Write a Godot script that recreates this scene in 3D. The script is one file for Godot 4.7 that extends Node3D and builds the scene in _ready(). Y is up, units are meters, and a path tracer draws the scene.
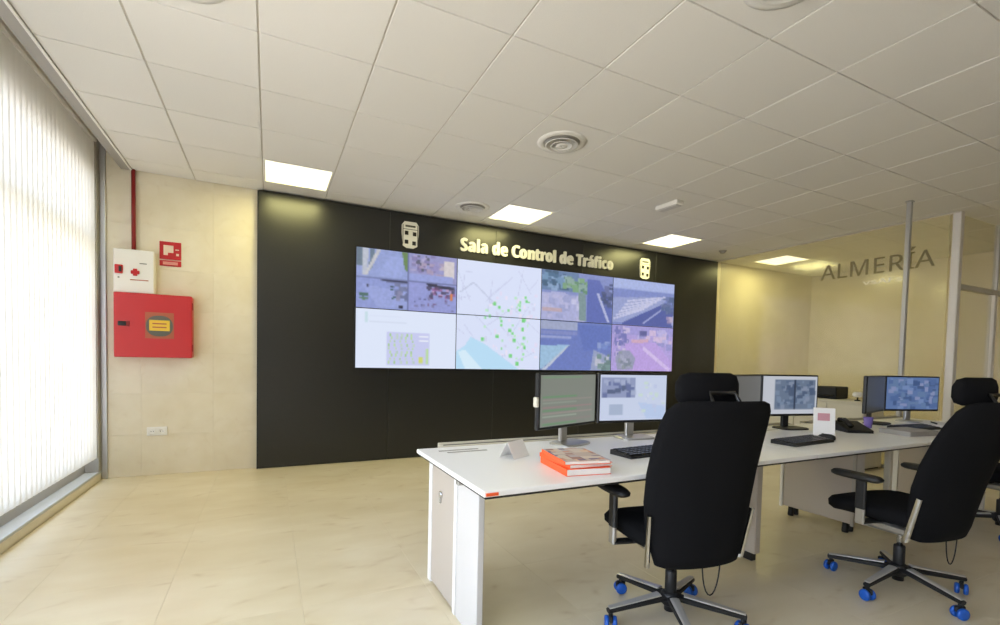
extends Node3D

# ------------------------------------------------------------------ mesh helpers
var M := {}
var used_names := {}

func emit(tris: Array, smooth: bool) -> ArrayMesh:
	# closed shapes: turned so that faces look outwards (front faces run clockwise)
	var vol := 0.0
	for i in range(0, tris.size(), 3):
		var a: Vector3 = tris[i]
		var b: Vector3 = tris[i + 1]
		var c: Vector3 = tris[i + 2]
		vol += a.dot(b.cross(c))
	var st := SurfaceTool.new()
	st.begin(Mesh.PRIMITIVE_TRIANGLES)
	st.set_smooth_group(0 if smooth else -1)
	for i in range(0, tris.size(), 3):
		if vol > 0.0:
			st.add_vertex(tris[i]); st.add_vertex(tris[i + 2]); st.add_vertex(tris[i + 1])
		else:
			st.add_vertex(tris[i]); st.add_vertex(tris[i + 1]); st.add_vertex(tris[i + 2])
	st.generate_normals()
	return st.commit()

func loft(rings: Array, smooth := true) -> ArrayMesh:
	var t := []
	var n: int = rings[0].size()
	for r in rings.size() - 1:
		for i in n:
			var j := (i + 1) % n
			t.append_array([rings[r][i], rings[r][j], rings[r + 1][j], rings[r][i], rings[r + 1][j], rings[r + 1][i]])
	for e in [0, rings.size() - 1]:
		var c := Vector3.ZERO
		for v in rings[e]: c += v
		c /= n
		for i in n:
			var j := (i + 1) % n
			if e == 0: t.append_array([c, rings[e][j], rings[e][i]])
			else: t.append_array([c, rings[e][i], rings[e][j]])
	return emit(t, smooth)

func octo(hx: float, hz: float, b: float, y: float) -> Array:
	return [Vector3(hx, y, hz - b), Vector3(hx - b, y, hz), Vector3(-hx + b, y, hz), Vector3(-hx, y, hz - b), Vector3(-hx, y, -hz + b), Vector3(-hx + b, y, -hz), Vector3(hx - b, y, -hz), Vector3(hx, y, -hz + b)]

# box with all its edges chamfered by b, centred
func cbox(sx: float, sy: float, sz: float, b := 0.003) -> ArrayMesh:
	b = minf(b, minf(sx, minf(sy, sz)) * 0.3)
	var hx := sx / 2.0
	var hy := sy / 2.0
	var hz := sz / 2.0
	return loft([octo(hx - b, hz - b, b * 0.4, -hy), octo(hx, hz, b, -hy + b), octo(hx, hz, b, hy - b), octo(hx - b, hz - b, b * 0.4, hy)], false)

func rect_ring(hx: float, hz: float, y: float) -> Array:
	return [Vector3(hx, y, hz), Vector3(-hx, y, hz), Vector3(-hx, y, -hz), Vector3(hx, y, -hz)]

# superellipse ring in the xz plane
func sring(hx: float, hz: float, y: float, n := 28, e := 4.0, cx := 0.0, cz := 0.0) -> Array:
	var r := []
	for i in n:
		var a := TAU * i / n
		var c := cos(a)
		var s := sin(a)
		r.append(Vector3(cx + hx * signf(c) * pow(absf(c), 2.0 / e), y, cz + hz * signf(s) * pow(absf(s), 2.0 / e)))
	return r

func lathe(profile: Array, n := 20, smooth := true) -> ArrayMesh:
	var rings := []
	for q in profile:
		var r := []
		for i in n:
			var a := TAU * i / n
			r.append(Vector3(q.x * cos(a), q.y, q.x * sin(a)))
		rings.append(r)
	return loft(rings, smooth)

func tube(pts: Array, rad: float, n := 8, smooth := true) -> ArrayMesh:
	var rings := []
	var side := Vector3.ZERO
	for k in pts.size():
		var d: Vector3 = (pts[mini(k + 1, pts.size() - 1)] - pts[maxi(k - 1, 0)]).normalized()
		if side == Vector3.ZERO:
			side = d.cross(Vector3.UP if absf(d.y) < 0.9 else Vector3.RIGHT).normalized()
		side = (side - d * side.dot(d)).normalized()
		var up := d.cross(side)
		var r := []
		for i in n:
			var a := TAU * i / n
			r.append(pts[k] + (side * cos(a) + up * sin(a)) * rad)
		rings.append(r)
	return loft(rings, smooth)

# flat bar swept from a to b with given width/height at both ends
func bar(a: Vector3, b: Vector3, w0: float, h0: float, w1: float, h1: float) -> ArrayMesh:
	var d := (b - a).normalized()
	var s := d.cross(Vector3.UP).normalized()
	if s.length() < 0.5: s = Vector3.RIGHT
	var u := s.cross(d).normalized()
	var rings := []
	for q in [[a, w0, h0], [b, w1, h1]]:
		var r := []
		for k in [[1, .5], [.5, 1], [-.5, 1], [-1, .5], [-1, -.5], [-.5, -1], [.5, -1], [1, -.5]]:
			r.append(q[0] + s * q[1] * 0.5 * k[0] + u * q[2] * 0.5 * k[1])
		rings.append(r)
	return loft(rings, false)

# outline in xy, extruded along z from 0 to depth
func prism(poly: Array, depth: float) -> ArrayMesh:
	var pk := PackedVector2Array(poly)
	var idx := Geometry2D.triangulate_polygon(pk)
	var t := []
	var flip := Geometry2D.is_polygon_clockwise(pk)
	for i in range(0, idx.size(), 3):
		var a := pk[idx[i]]
		var b := pk[idx[i + 1]]
		var c := pk[idx[i + 2]]
		if (b - a).cross(c - a) < 0:
			var s := b
			b = c
			c = s
		t.append_array([Vector3(a.x, a.y, depth), Vector3(b.x, b.y, depth), Vector3(c.x, c.y, depth)])
		t.append_array([Vector3(a.x, a.y, 0), Vector3(c.x, c.y, 0), Vector3(b.x, b.y, 0)])
	for i in pk.size():
		var a := pk[i]
		var b := pk[(i + 1) % pk.size()]
		if flip:
			var s := a
			a = b
			b = s
		t.append_array([Vector3(a.x, a.y, 0), Vector3(b.x, b.y, 0), Vector3(b.x, b.y, depth)])
		t.append_array([Vector3(a.x, a.y, 0), Vector3(b.x, b.y, depth), Vector3(a.x, a.y, depth)])
	return emit(t, false)

# thin cloth strip: a profile in (x, z) drawn up to a height
func sheet(profile: Array, h: float) -> ArrayMesh:
	var st := SurfaceTool.new()
	st.begin(Mesh.PRIMITIVE_TRIANGLES)
	st.set_smooth_group(0)
	for i in profile.size() - 1:
		var a := Vector3(profile[i].x, 0, profile[i].y)
		var b := Vector3(profile[i + 1].x, 0, profile[i + 1].y)
		var u := Vector3(0, h, 0)
		for v in [a, b + u, b, a, a + u, b + u]: st.add_vertex(v)
	st.generate_normals()
	return st.commit()

func join(list: Array) -> ArrayMesh:
	var st := SurfaceTool.new()
	for q in list:
		st.append_from(q[0], 0, q[1] if q[1] is Transform3D else Transform3D(Basis(), q[1]))
	return st.commit()

func at(v: Vector3, rx := 0.0, ry := 0.0, rz := 0.0) -> Transform3D:
	return Transform3D(Basis.from_euler(Vector3(deg_to_rad(rx), deg_to_rad(ry), deg_to_rad(rz))), v)

# ------------------------------------------------------------------ node helpers
func numbered(called: String) -> String:
	used_names[called] = used_names.get(called, -1) + 1
	return called if used_names[called] == 0 else "%s_%03d" % [called, used_names[called]]

func part(parent: Node, called: String, mesh: Mesh, mat: Material, pos := Vector3.ZERO, rot := Vector3.ZERO) -> MeshInstance3D:
	var o := MeshInstance3D.new()
	o.name = called
	o.mesh = mesh
	o.material_override = mat
	parent.add_child(o, true)
	o.position = pos
	o.rotation_degrees = rot
	return o

func thing(called: String, label: String, category: String, pos := Vector3.ZERO, turn := 0.0, group := "") -> Node3D:
	var o := Node3D.new()
	o.name = numbered(called)
	add_child(o)
	o.position = pos
	o.rotation_degrees.y = turn
	o.set_meta("label", label)
	o.set_meta("category", category)
	if group: o.set_meta("group", group)
	return o

func single(called: String, label: String, category: String, mesh: Mesh, mat: Material, pos := Vector3.ZERO, rot := Vector3.ZERO, group := "") -> MeshInstance3D:
	var o := part(self, numbered(called), mesh, mat, pos, rot)
	o.set_meta("label", label)
	o.set_meta("category", category)
	if group: o.set_meta("group", group)
	return o

func struct(called: String) -> Node3D:
	var o := Node3D.new()
	o.name = called
	add_child(o)
	o.set_meta("kind", "structure")
	return o

func block(parent: Node, called: String, lo: Vector3, hi: Vector3, mat: Material, b := 0.003) -> MeshInstance3D:
	var s := hi - lo
	return part(parent, called, cbox(s.x, s.y, s.z, b), mat, (lo + hi) / 2.0)

# ------------------------------------------------------------------ materials
func mat(c: Color, rough := 0.5, metal := 0.0, spec := 0.5) -> StandardMaterial3D:
	var m := StandardMaterial3D.new()
	m.albedo_color = c
	m.roughness = rough
	m.metallic = metal
	m.metallic_specular = spec
	return m

func rgb(r: int, g: int, b: int) -> Color:
	return Color(r / 255.0, g / 255.0, b / 255.0)

func noise(sd: int, freq: float, oct := 4, type := FastNoiseLite.TYPE_SIMPLEX_SMOOTH) -> FastNoiseLite:
	var n := FastNoiseLite.new()
	n.seed = sd
	n.noise_type = type
	n.frequency = freq
	n.fractal_octaves = oct
	return n

func marble(sd: int, base: Color, light: Color, vein: Color, vein_amount: float) -> ImageTexture:
	var s := 512
	var a := noise(sd, 0.006, 5).get_seamless_image(s, s)
	var b := noise(sd + 1, 0.02, 4).get_seamless_image(s, s)
	var rn := noise(sd + 2, 0.008, 4)
	rn.fractal_type = FastNoiseLite.FRACTAL_RIDGED
	var r := rn.get_seamless_image(s, s)
	var im := Image.create(s, s, false, Image.FORMAT_RGB8)
	for y in s:
		for x in s:
			var u := a.get_pixel(x, y).r
			var v := b.get_pixel(x, y).r
			var w := clampf((r.get_pixel(x, y).r - 0.72) / 0.28, 0.0, 1.0)
			var c := base.lerp(light, clampf(u * 0.8 + v * 0.4 - 0.1, 0.0, 1.0))
			im.set_pixel(x, y, c.lerp(vein, w * w * vein_amount))
	return ImageTexture.create_from_image(im)

func grain(sd: int, lo: float, hi: float, freq: float, s := 256) -> ImageTexture:
	var a := noise(sd, freq, 4).get_seamless_image(s, s)
	var im := Image.create(s, s, false, Image.FORMAT_RGB8)
	for y in s:
		for x in s:
			var v := lerpf(lo, hi, a.get_pixel(x, y).r)
			im.set_pixel(x, y, Color(v, v, v))
	return ImageTexture.create_from_image(im)

func tri(m: StandardMaterial3D, scale: Vector3, world := true) -> StandardMaterial3D:
	m.uv1_triplanar = true
	m.uv1_world_triplanar = world
	m.uv1_scale = scale
	return m

func make_materials() -> void:
	var fm := marble(11, rgb(214, 199, 165), rgb(231, 220, 194), rgb(190, 168, 130), 0.55)
	var wm := marble(31, rgb(227, 216, 190), rgb(239, 231, 212), rgb(212, 197, 166), 0.3)
	M.floor = []
	M.stone = []
	for k in 6:
		var t := 0.985 + 0.003 * k
		var m := tri(mat(Color(t, t, t), 0.33, 0.0, 0.5), Vector3(0.22, 0.4, 0.45))
		m.albedo_texture = fm
		m.uv1_offset = Vector3(k * 0.02, 0, k * 0.012)
		M.floor.append(m)
		var w := tri(mat(Color(t, t, t), 0.32, 0.0, 0.45), Vector3(0.5, 0.5, 0.5))
		w.albedo_texture = wm
		w.uv1_offset = Vector3(k * 0.03, k * 0.02, k * 0.01)
		M.stone.append(w)
	M.joint = mat(rgb(196, 180, 146), 0.8)
	M.plaster = mat(rgb(226, 218, 202), 0.9)
	M.tile = []
	var tg := grain(5, 0.955, 1.0, 0.25)
	for k in 3:
		var t2 := 0.985 + 0.007 * k
		var m2 := tri(mat(Color(0.935 * t2, 0.925 * t2, 0.910 * t2), 0.92, 0.0, 0.3), Vector3(3, 3, 3))
		m2.albedo_texture = tg
		M.tile.append(m2)
	M.gridbar = mat(rgb(206, 200, 190), 0.6)
	M.alu = mat(rgb(186, 186, 188), 0.38, 0.7)
	M.alu_light = mat(rgb(222, 218, 214), 0.45, 0.25)
	M.frame_grey = mat(rgb(172, 168, 162), 0.5, 0.3)
	M.trim_grey = mat(rgb(164, 160, 155), 0.55, 0.1)
	M.ledge_grey = mat(rgb(196, 199, 200), 0.45, 0.15)
	var bl := mat(rgb(245, 244, 241), 0.85, 0.0, 0.2)
	bl.backlight_enabled = true
	bl.backlight = Color(0.68, 0.68, 0.68)
	M.blind = bl
	M.panel = tri(mat(rgb(33, 34, 33), 0.30, 0.0, 0.55), Vector3(1.5, 1.5, 1.5))
	M.panel.albedo_texture = grain(7, 0.93, 1.0, 0.08)
	M.bezel = mat(rgb(18, 18, 20), 0.4)
	M.black = mat(rgb(22, 22, 23), 0.55)
	M.black_fabric = tri(mat(rgb(22, 22, 24), 0.95, 0.0, 0.25), Vector3(9, 9, 9), false)
	M.black_fabric.albedo_texture = grain(9, 0.8, 1.0, 0.2)
	M.black_gloss = mat(rgb(16, 16, 17), 0.25)
	M.chrome = mat(rgb(205, 205, 205), 0.16, 1.0)
	M.polished = mat(rgb(206, 204, 200), 0.3, 0.55)
	M.satin = mat(rgb(178, 176, 172), 0.35, 0.8)
	M.blue = mat(rgb(26, 88, 182), 0.4)
	M.white = mat(rgb(238, 236, 232), 0.4)
	M.white_matt = mat(rgb(240, 238, 234), 0.7)
	M.desk_top = mat(rgb(240, 239, 236), 0.33)
	M.desk_edge = mat(rgb(34, 32, 30), 0.5)
	M.desk_door = mat(rgb(186, 176, 164), 0.5)
	M.desk_panel = mat(rgb(206, 203, 200), 0.45)
	M.desk_dark = mat(rgb(96, 92, 86), 0.5)
	M.beige_metal = mat(rgb(208, 202, 184), 0.45)
	M.red = mat(rgb(196, 24, 28), 0.35)
	M.red_dark = mat(rgb(136, 18, 20), 0.4)
	M.red_sign = mat(rgb(190, 20, 28), 0.5)
	M.sticker = mat(rgb(176, 92, 62), 0.5)
	M.grey_ring = mat(rgb(92, 92, 84), 0.5)
	M.yellow = mat(rgb(236, 196, 60), 0.5)
	M.orange = mat(rgb(238, 92, 40), 0.45)
	M.paper = mat(rgb(236, 230, 222), 0.7)
	M.letter = mat(rgb(238, 237, 228), 0.5)
	M.vinyl = mat(rgb(128, 120, 90), 0.6)
	M.cover = tri(mat(rgb(255, 255, 255), 0.4), Vector3(2.2, 2.2, 2.2), false)
	M.cover.albedo_texture = cover_print()
	M.picture = mat(rgb(206, 150, 158), 0.5)
	M.purple = mat(rgb(128, 110, 190), 0.5)
	var g := mat(Color(0.90, 0.86, 0.66, 0.16), 0.12, 0.0, 0.5)
	g.transparency = BaseMaterial3D.TRANSPARENCY_ALPHA
	M.film_glass = g
	var w2 := mat(Color(0.95, 0.98, 0.98, 0.04), 0.02, 0.0, 0.5)
	w2.transparency = BaseMaterial3D.TRANSPARENCY_ALPHA
	M.window_glass = w2
	var lamp := mat(rgb(250, 246, 230), 0.6)
	lamp.emission_enabled = true
	lamp.emission = Color(1.0, 0.97, 0.86)
	lamp.emission_energy_multiplier = 1.6
	M.lamp = lamp

# ------------------------------------------------------------------ pictures on the screens (emitted print)
func poly(im: Image, pts: Array, c: Color) -> void:
	var w := im.get_width()
	var h := im.get_height()
	var pk := PackedVector2Array()
	for q in pts: pk.append(Vector2(q[0] * w, q[1] * h))
	var lo := pk[0]
	var hi := pk[0]
	for q in pk:
		lo = lo.min(q)
		hi = hi.max(q)
	for y in range(maxi(0, int(lo.y)), mini(h, int(hi.y) + 1)):
		for x in range(maxi(0, int(lo.x)), mini(w, int(hi.x) + 1)):
			if Geometry2D.is_point_in_polygon(Vector2(x + 0.5, y + 0.5), pk):
				im.set_pixel(x, y, c)

func stroke(im: Image, a: Vector2, b: Vector2, wd: float, c: Color) -> void:
	var n := Vector2(b.y - a.y, a.x - b.x)
	var asp := float(im.get_width()) / im.get_height()
	n = Vector2((b.y - a.y) / asp, -(b.x - a.x) * asp).normalized() * wd * 0.5
	poly(im, [[a.x + n.x, a.y + n.y * asp], [b.x + n.x, b.y + n.y * asp], [b.x - n.x, b.y - n.y * asp], [a.x - n.x, a.y - n.y * asp]], c)

func rectf(im: Image, x: float, y: float, w: float, h: float, c: Color) -> void:
	var W := im.get_width()
	var H := im.get_height()
	im.fill_rect(Rect2i(int(x * W), int(y * H), maxi(1, int(w * W)), maxi(1, int(h * H))), c)

func blobs(im: Image, rng: RandomNumberGenerator, n: int, x0: float, y0: float, x1: float, y1: float, s: float, cols: Array) -> void:
	for i in n:
		var c: Color = cols[rng.randi() % cols.size()]
		rectf(im, rng.randf_range(x0, x1), rng.randf_range(y0, y1), s * rng.randf_range(0.5, 1.4), s * rng.randf_range(0.6, 1.8), c)

func speckle(im: Image, sd: int, amount: float) -> void:
	var n := noise(sd, 0.09, 3)
	for y in im.get_height():
		for x in im.get_width():
			var v := 1.0 + amount * n.get_noise_2d(x, y)
			var c := im.get_pixel(x, y)
			im.set_pixel(x, y, Color(c.r * v, c.g * v, c.b * v).lerp(rgb(164, 172, 212), 0.22))

func canvas(w: int, h: int, c: Color) -> Image:
	var im := Image.create(w, h, false, Image.FORMAT_RGB8)
	im.fill(c)
	return im

func pictures() -> Dictionary:
	var rng := RandomNumberGenerator.new()
	rng.seed = 42
	var P := {}
	# four street cameras
	var im := canvas(240, 136, rgb(140, 152, 205))
	rectf(im, 0, 0, .49, .49, rgb(146, 160, 212))
	rectf(im, 0.0, 0.0, .05, .3, rgb(92, 110, 120))
	poly(im, [[.05, 0], [.11, 0], [.10, .45], [.05, .45]], rgb(196, 200, 206))
	poly(im, [[.13, 0], [.17, 0], [.15, .3], [.11, .4]], rgb(96, 116, 128))
	poly(im, [[.19, .0], [.23, 0], [.10, .45], [.07, .45]], rgb(206, 204, 200))
	poly(im, [[.3, .1], [.46, .1], [.42, .45], [.2, .45]], rgb(156, 170, 224))
	poly(im, [[.43, 0], [.49, 0], [.49, .34], [.46, .3]], rgb(96, 130, 60))
	rectf(im, .5, 0, .5, .49, rgb(150, 148, 196))
	blobs(im, rng, 40, .5, 0, .72, .3, .045, [rgb(110, 96, 140), rgb(132, 120, 168), rgb(84, 84, 100), rgb(180, 168, 204)])
	blobs(im, rng, 30, .6, .1, .86, .42, .05, [rgb(172, 152, 176), rgb(150, 140, 190), rgb(196, 178, 186)])
	rectf(im, .86, .08, .12, .3, rgb(226, 214, 206))
	rectf(im, .5, .36, .46, .12, rgb(150, 160, 218))
	rectf(im, 0, .5, .49, .5, rgb(140, 152, 210))
	poly(im, [[.2, .5], [.49, .5], [.49, .54], [.3, .54]], rgb(40, 40, 56))
	poly(im, [[.05, .6], [.49, .7], [.49, .98], [.2, .98]], rgb(152, 164, 220))
	blobs(im, rng, 6, .03, .74, .07, .86, .04, [rgb(60, 96, 80), rgb(84, 120, 84)])
	blobs(im, rng, 5, .32, .58, .35, .8, .03, [rgb(50, 80, 76), rgb(40, 60, 70)])
	blobs(im, rng, 14, .36, .56, .48, .76, .05, [rgb(110, 116, 150), rgb(132, 130, 160), rgb(96, 104, 140)])
	rectf(im, .41, .93, .04, .05, rgb(30, 30, 40))
	rectf(im, .1, .6, .02, .05, rgb(40, 40, 56))
	rectf(im, .5, .5, .5, .5, rgb(146, 152, 212))
	poly(im, [[.66, .49], [.98, .54], [.98, .6], [.7, .54]], rgb(36, 34, 50))
	blobs(im, rng, 26, .68, .56, .97, .72, .04, [rgb(96, 60, 92), rgb(150, 96, 150), rgb(190, 150, 190), rgb(70, 64, 90)])
	blobs(im, rng, 18, .52, .7, .97, .95, .03, [rgb(90, 92, 140), rgb(120, 116, 160), rgb(110, 80, 120)])
	rectf(im, .93, .66, .03, .12, rgb(224, 120, 60))
	rectf(im, .487, 0, .015, 1, rgb(96, 104, 150))
	rectf(im, 0, .49, 1, .012, rgb(96, 104, 150))
	speckle(im, 3, .08)
	P.cameras = im
	# white page with a chart of green traces
	im = canvas(240, 136, rgb(222, 231, 250))
	rectf(im, .08, .06, .03, .18, rgb(200, 222, 232))
	rectf(im, .13, .1, .3, .02, rgb(206, 216, 236))
	rectf(im, .13, .2, .36, .02, rgb(206, 216, 236))
	rectf(im, .29, .38, .43, .58, rgb(200, 204, 240))
	for k in 5:
		var x: float = .32 + .055 * k
		for s in 9:
			rectf(im, x + .012 * sin(s * 1.3 + k), .4 + .06 * s, .014, .05, rgb(184, 222, 150) if (s + k) % 3 else rgb(160, 206, 130))
	rectf(im, .62, .42, .09, .03, rgb(236, 240, 250))
	rectf(im, .62, .5, .09, .03, rgb(236, 240, 250))
	rectf(im, .61, .8, .05, .12, rgb(206, 216, 120))
	rectf(im, .69, .66, .02, .28, rgb(184, 222, 150))
	P.chart = im
	# city map over two displays
	im = canvas(240, 272, rgb(218, 226, 250))
	for k in 26:
		var a := Vector2(rng.randf(), rng.randf())
		stroke(im, a, a + Vector2(rng.randf_range(-.35, .35), rng.randf_range(-.3, .3)), .008, rgb(202, 208, 236))
	stroke(im, Vector2(.03, .3), Vector2(.18, .2), .012, rgb(190, 198, 224))
	stroke(im, Vector2(.18, .2), Vector2(.4, .36), .012, rgb(192, 200, 226))
	blobs(im, rng, 60, .3, .25, .95, .95, .03, [rgb(226, 222, 246), rgb(210, 214, 240), rgb(232, 228, 248)])
	poly(im, [[0, .84], [.1, .78], [.16, .7], [.32, .76], [.74, 1.0], [0, 1.0]], rgb(186, 222, 246))
	poly(im, [[.02, .84], [.1, .82], [.3, 1.0], [.1, 1.0]], rgb(214, 236, 250))
	for k in 44:
		var gx := rng.randf_range(.3, .84)
		var gy := rng.randf_range(.26, .95)
		if gx * .7 + .35 < gy - .12 or (gx < .65 and gy < .36): continue
		rectf(im, gx, gy, rng.randf_range(.018, .034), rng.randf_range(.016, .03), [rgb(140, 218, 150), rgb(166, 228, 176), rgb(190, 234, 200)][k % 3])
	for q in [[.42, .37], [.47, .4], [.8, .32], [.72, .41], [.77, .5], [.76, .59], [.6, .61], [.45, .67], [.66, .7], [.79, .77], [.62, .85], [.7, .93], [.28, .7]]:
		rectf(im, q[0], q[1], .035, .035, rgb(124, 212, 132))
	P.map_upper = im.get_region(Rect2i(0, 0, 240, 136))
	P.map_lower = im.get_region(Rect2i(0, 136, 240, 136))
	# avenue between trees and a white building
	im = canvas(240, 136, rgb(128, 140, 196))
	rectf(im, 0, 0, .5, .4, rgb(96, 124, 160))
	blobs(im, rng, 50, 0, 0, .3, .3, .07, [rgb(70, 104, 130), rgb(110, 146, 176), rgb(60, 88, 110), rgb(140, 168, 200)])
	blobs(im, rng, 40, .28, .08, .6, .36, .07, [rgb(96, 142, 96), rgb(120, 164, 110), rgb(84, 124, 110), rgb(140, 170, 150)])
	poly(im, [[0, .45], [.3, .42], [.55, .6], [.6, 1], [0, 1]], rgb(176, 178, 218))
	blobs(im, rng, 24, .02, .45, .5, .9, .09, [rgb(206, 204, 232), rgb(160, 164, 206), rgb(190, 188, 222)])
	rectf(im, .02, .76, .26, .07, rgb(196, 168, 172))
	poly(im, [[.5, .4], [.6, .4], [.62, .98], [.52, .98]], rgb(120, 146, 140))
	poly(im, [[.62, .1], [.8, .1], [1, .6], [1, 1], [.62, 1]], rgb(84, 98, 172))
	poly(im, [[.76, .38], [.8, .38], [.97, .98], [.93, .98]], rgb(186, 190, 222))
	blobs(im, rng, 24, .82, .15, .98, .6, .06, [rgb(70, 80, 120), rgb(96, 104, 150), rgb(60, 70, 104)])
	speckle(im, 13, .08)
	P.avenue = im
	# wide roadway
	im = canvas(240, 136, rgb(98, 116, 186))
	rectf(im, 0, 0, .5, .18, rgb(160, 168, 196))
	rectf(im, 0, .2, .5, .08, rgb(124, 134, 190))
	rectf(im, 0, .3, .42, .07, rgb(150, 160, 206))
	poly(im, [[0, .5], [.4, .48], [.02, .98], [0, .98]], rgb(156, 196, 222))
	poly(im, [[.36, .5], [.4, .48], [.08, 1], [.02, 1]], rgb(196, 204, 216))
	poly(im, [[.5, .05], [.98, .05], [.98, .5], [.6, .6]], rgb(86, 106, 180))
	poly(im, [[.74, .56], [.98, .7], [.98, 1], [.7, 1]], rgb(150, 160, 190))
	blobs(im, rng, 18, .76, .62, .96, .95, .07, [rgb(110, 140, 130), rgb(96, 124, 116), rgb(196, 196, 206)])
	blobs(im, rng, 10, .78, .36, .95, .48, .07, [rgb(110, 134, 196), rgb(140, 156, 206)])
	speckle(im, 23, .08)
	P.roadway = im
	# long roofs beside a road
	im = canvas(240, 136, rgb(120, 132, 196))
	rectf(im, 0, 0, 1, .22, rgb(172, 186, 232))
	rectf(im, 0, .22, 1, .14, rgb(120, 134, 196))
	poly(im, [[0, .42], [.9, .3], [.75, .6], [.2, .95], [0, .95]], rgb(150, 160, 206))
	for k in 6:
		stroke(im, Vector2(.02 + .04 * k, .88 - .08 * k), Vector2(.5 + .07 * k, .62 - .06 * k), .022, rgb(206, 206, 232))
	poly(im, [[.15, .96], [.86, .44], [1, .5], [1, 1], [.15, 1]], rgb(66, 78, 150))
	stroke(im, Vector2(.48, .95), Vector2(.78, .62), .022, rgb(166, 172, 212))
	blobs(im, rng, 30, .76, .3, 1, .6, .07, [rgb(86, 100, 140), rgb(70, 90, 130), rgb(96, 110, 160)])
	blobs(im, rng, 12, .86, .72, 1, .95, .06, [rgb(150, 130, 170), rgb(190, 170, 190), rgb(176, 180, 220)])
	speckle(im, 33, .08)
	P.roofs = im
	# pink square from above with a roundabout
	im = canvas(240, 136, rgb(180, 158, 220))
	rectf(im, 0, 0, 1, .2, rgb(160, 150, 214))
	blobs(im, rng, 50, 0, 0, .2, .6, .07, [rgb(150, 140, 200), rgb(110, 110, 176), rgb(206, 190, 222)])
	blobs(im, rng, 40, .4, .05, 1, .4, .08, [rgb(190, 180, 226), rgb(150, 146, 206), rgb(216, 190, 220)])
	rectf(im, .44, .1, .12, .12, rgb(84, 84, 140))
	poly(im, [[.3, .3], [.58, .28], [.58, .42], [.34, .48]], rgb(216, 168, 186))
	poly(im, [[.2, .4], [.7, .34], [1, .8], [1, 1], [.3, 1]], rgb(192, 158, 226))
	stroke(im, Vector2(.5, .48), Vector2(.96, .98), .05, rgb(222, 196, 240))
	poly(im, [[.06, .72], [.14, .55], [.28, .55], [.38, .72], [.34, .96], [.1, .98]], rgb(150, 152, 176))
	blobs(im, rng, 18, .1, .58, .3, .92, .06, [rgb(120, 130, 140), rgb(170, 172, 190), rgb(140, 150, 150)])
	speckle(im, 43, .08)
	P.square = im
	# desk screens
	im = canvas(200, 116, rgb(128, 133, 125))
	for k in 9:
		rectf(im, .04, .42 + .065 * k, .9 if k % 2 else .6, .03, [rgb(104, 146, 108), rgb(150, 140, 136), rgb(150, 162, 148), rgb(150, 126, 128)][k % 4])
	rectf(im, .04, .03, .7, .03, rgb(118, 150, 118))
	P.list_page = im
	im = canvas(200, 116, rgb(206, 216, 240))
	rectf(im, .02, .06, .5, .44, rgb(150, 160, 196))
	blobs(im, rng, 30, .03, .07, .46, .42, .07, [rgb(110, 122, 166), rgb(170, 180, 210), rgb(96, 108, 140)])
	rectf(im, .14, .66, .2, .24, rgb(172, 186, 212))
	poly(im, [[.56, .6], [.98, .7], [.98, .98], [.7, .98]], rgb(190, 208, 240))
	blobs(im, rng, 20, .55, .1, .95, .8, .05, [rgb(214, 222, 240), rgb(206, 224, 220), rgb(196, 206, 236)])
	P.map_page = im
	im = canvas(200, 116, rgb(206, 210, 220))
	rectf(im, .21, .1, .76, .78, rgb(112, 128, 152))
	blobs(im, rng, 70, .22, .11, .9, .78, .08, [rgb(96, 114, 142), rgb(128, 146, 172), rgb(84, 100, 128), rgb(140, 152, 176)])
	rectf(im, .575, .1, .03, .78, rgb(58, 70, 92))
	P.camera_page = im
	im = canvas(200, 116, rgb(98, 124, 172))
	blobs(im, rng, 110, .0, .0, .95, .92, .1, [rgb(84, 110, 160), rgb(120, 144, 190), rgb(70, 94, 140), rgb(140, 150, 190), rgb(104, 130, 170)])
	P.aerial_page = im
	im = canvas(64, 36, rgb(100, 100, 98))
	P.grey_page = im
	im = canvas(64, 36, rgb(48, 52, 58))
	P.dark_page = im
	return P

func cover_print() -> ImageTexture:
	var rng := RandomNumberGenerator.new()
	rng.seed = 77
	var im := canvas(128, 128, rgb(206, 186, 176))
	blobs(im, rng, 120, 0, 0, .95, .95, .12, [rgb(226, 210, 196), rgb(170, 120, 110), rgb(120, 96, 130), rgb(236, 200, 170), rgb(214, 150, 120), rgb(196, 186, 190)])
	return ImageTexture.create_from_image(im)

func screen_mat(im: Image, k := 1.0) -> StandardMaterial3D:
	var m := mat(Color(0.02, 0.02, 0.02), 0.3)
	im.resize(im.get_width() * 3 / 10, im.get_height() * 3 / 10, Image.INTERPOLATE_BILINEAR)
	m.emission_enabled = true
	m.emission = Color.BLACK
	m.emission_texture = ImageTexture.create_from_image(im)
	m.emission_energy_multiplier = k
	return m

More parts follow.
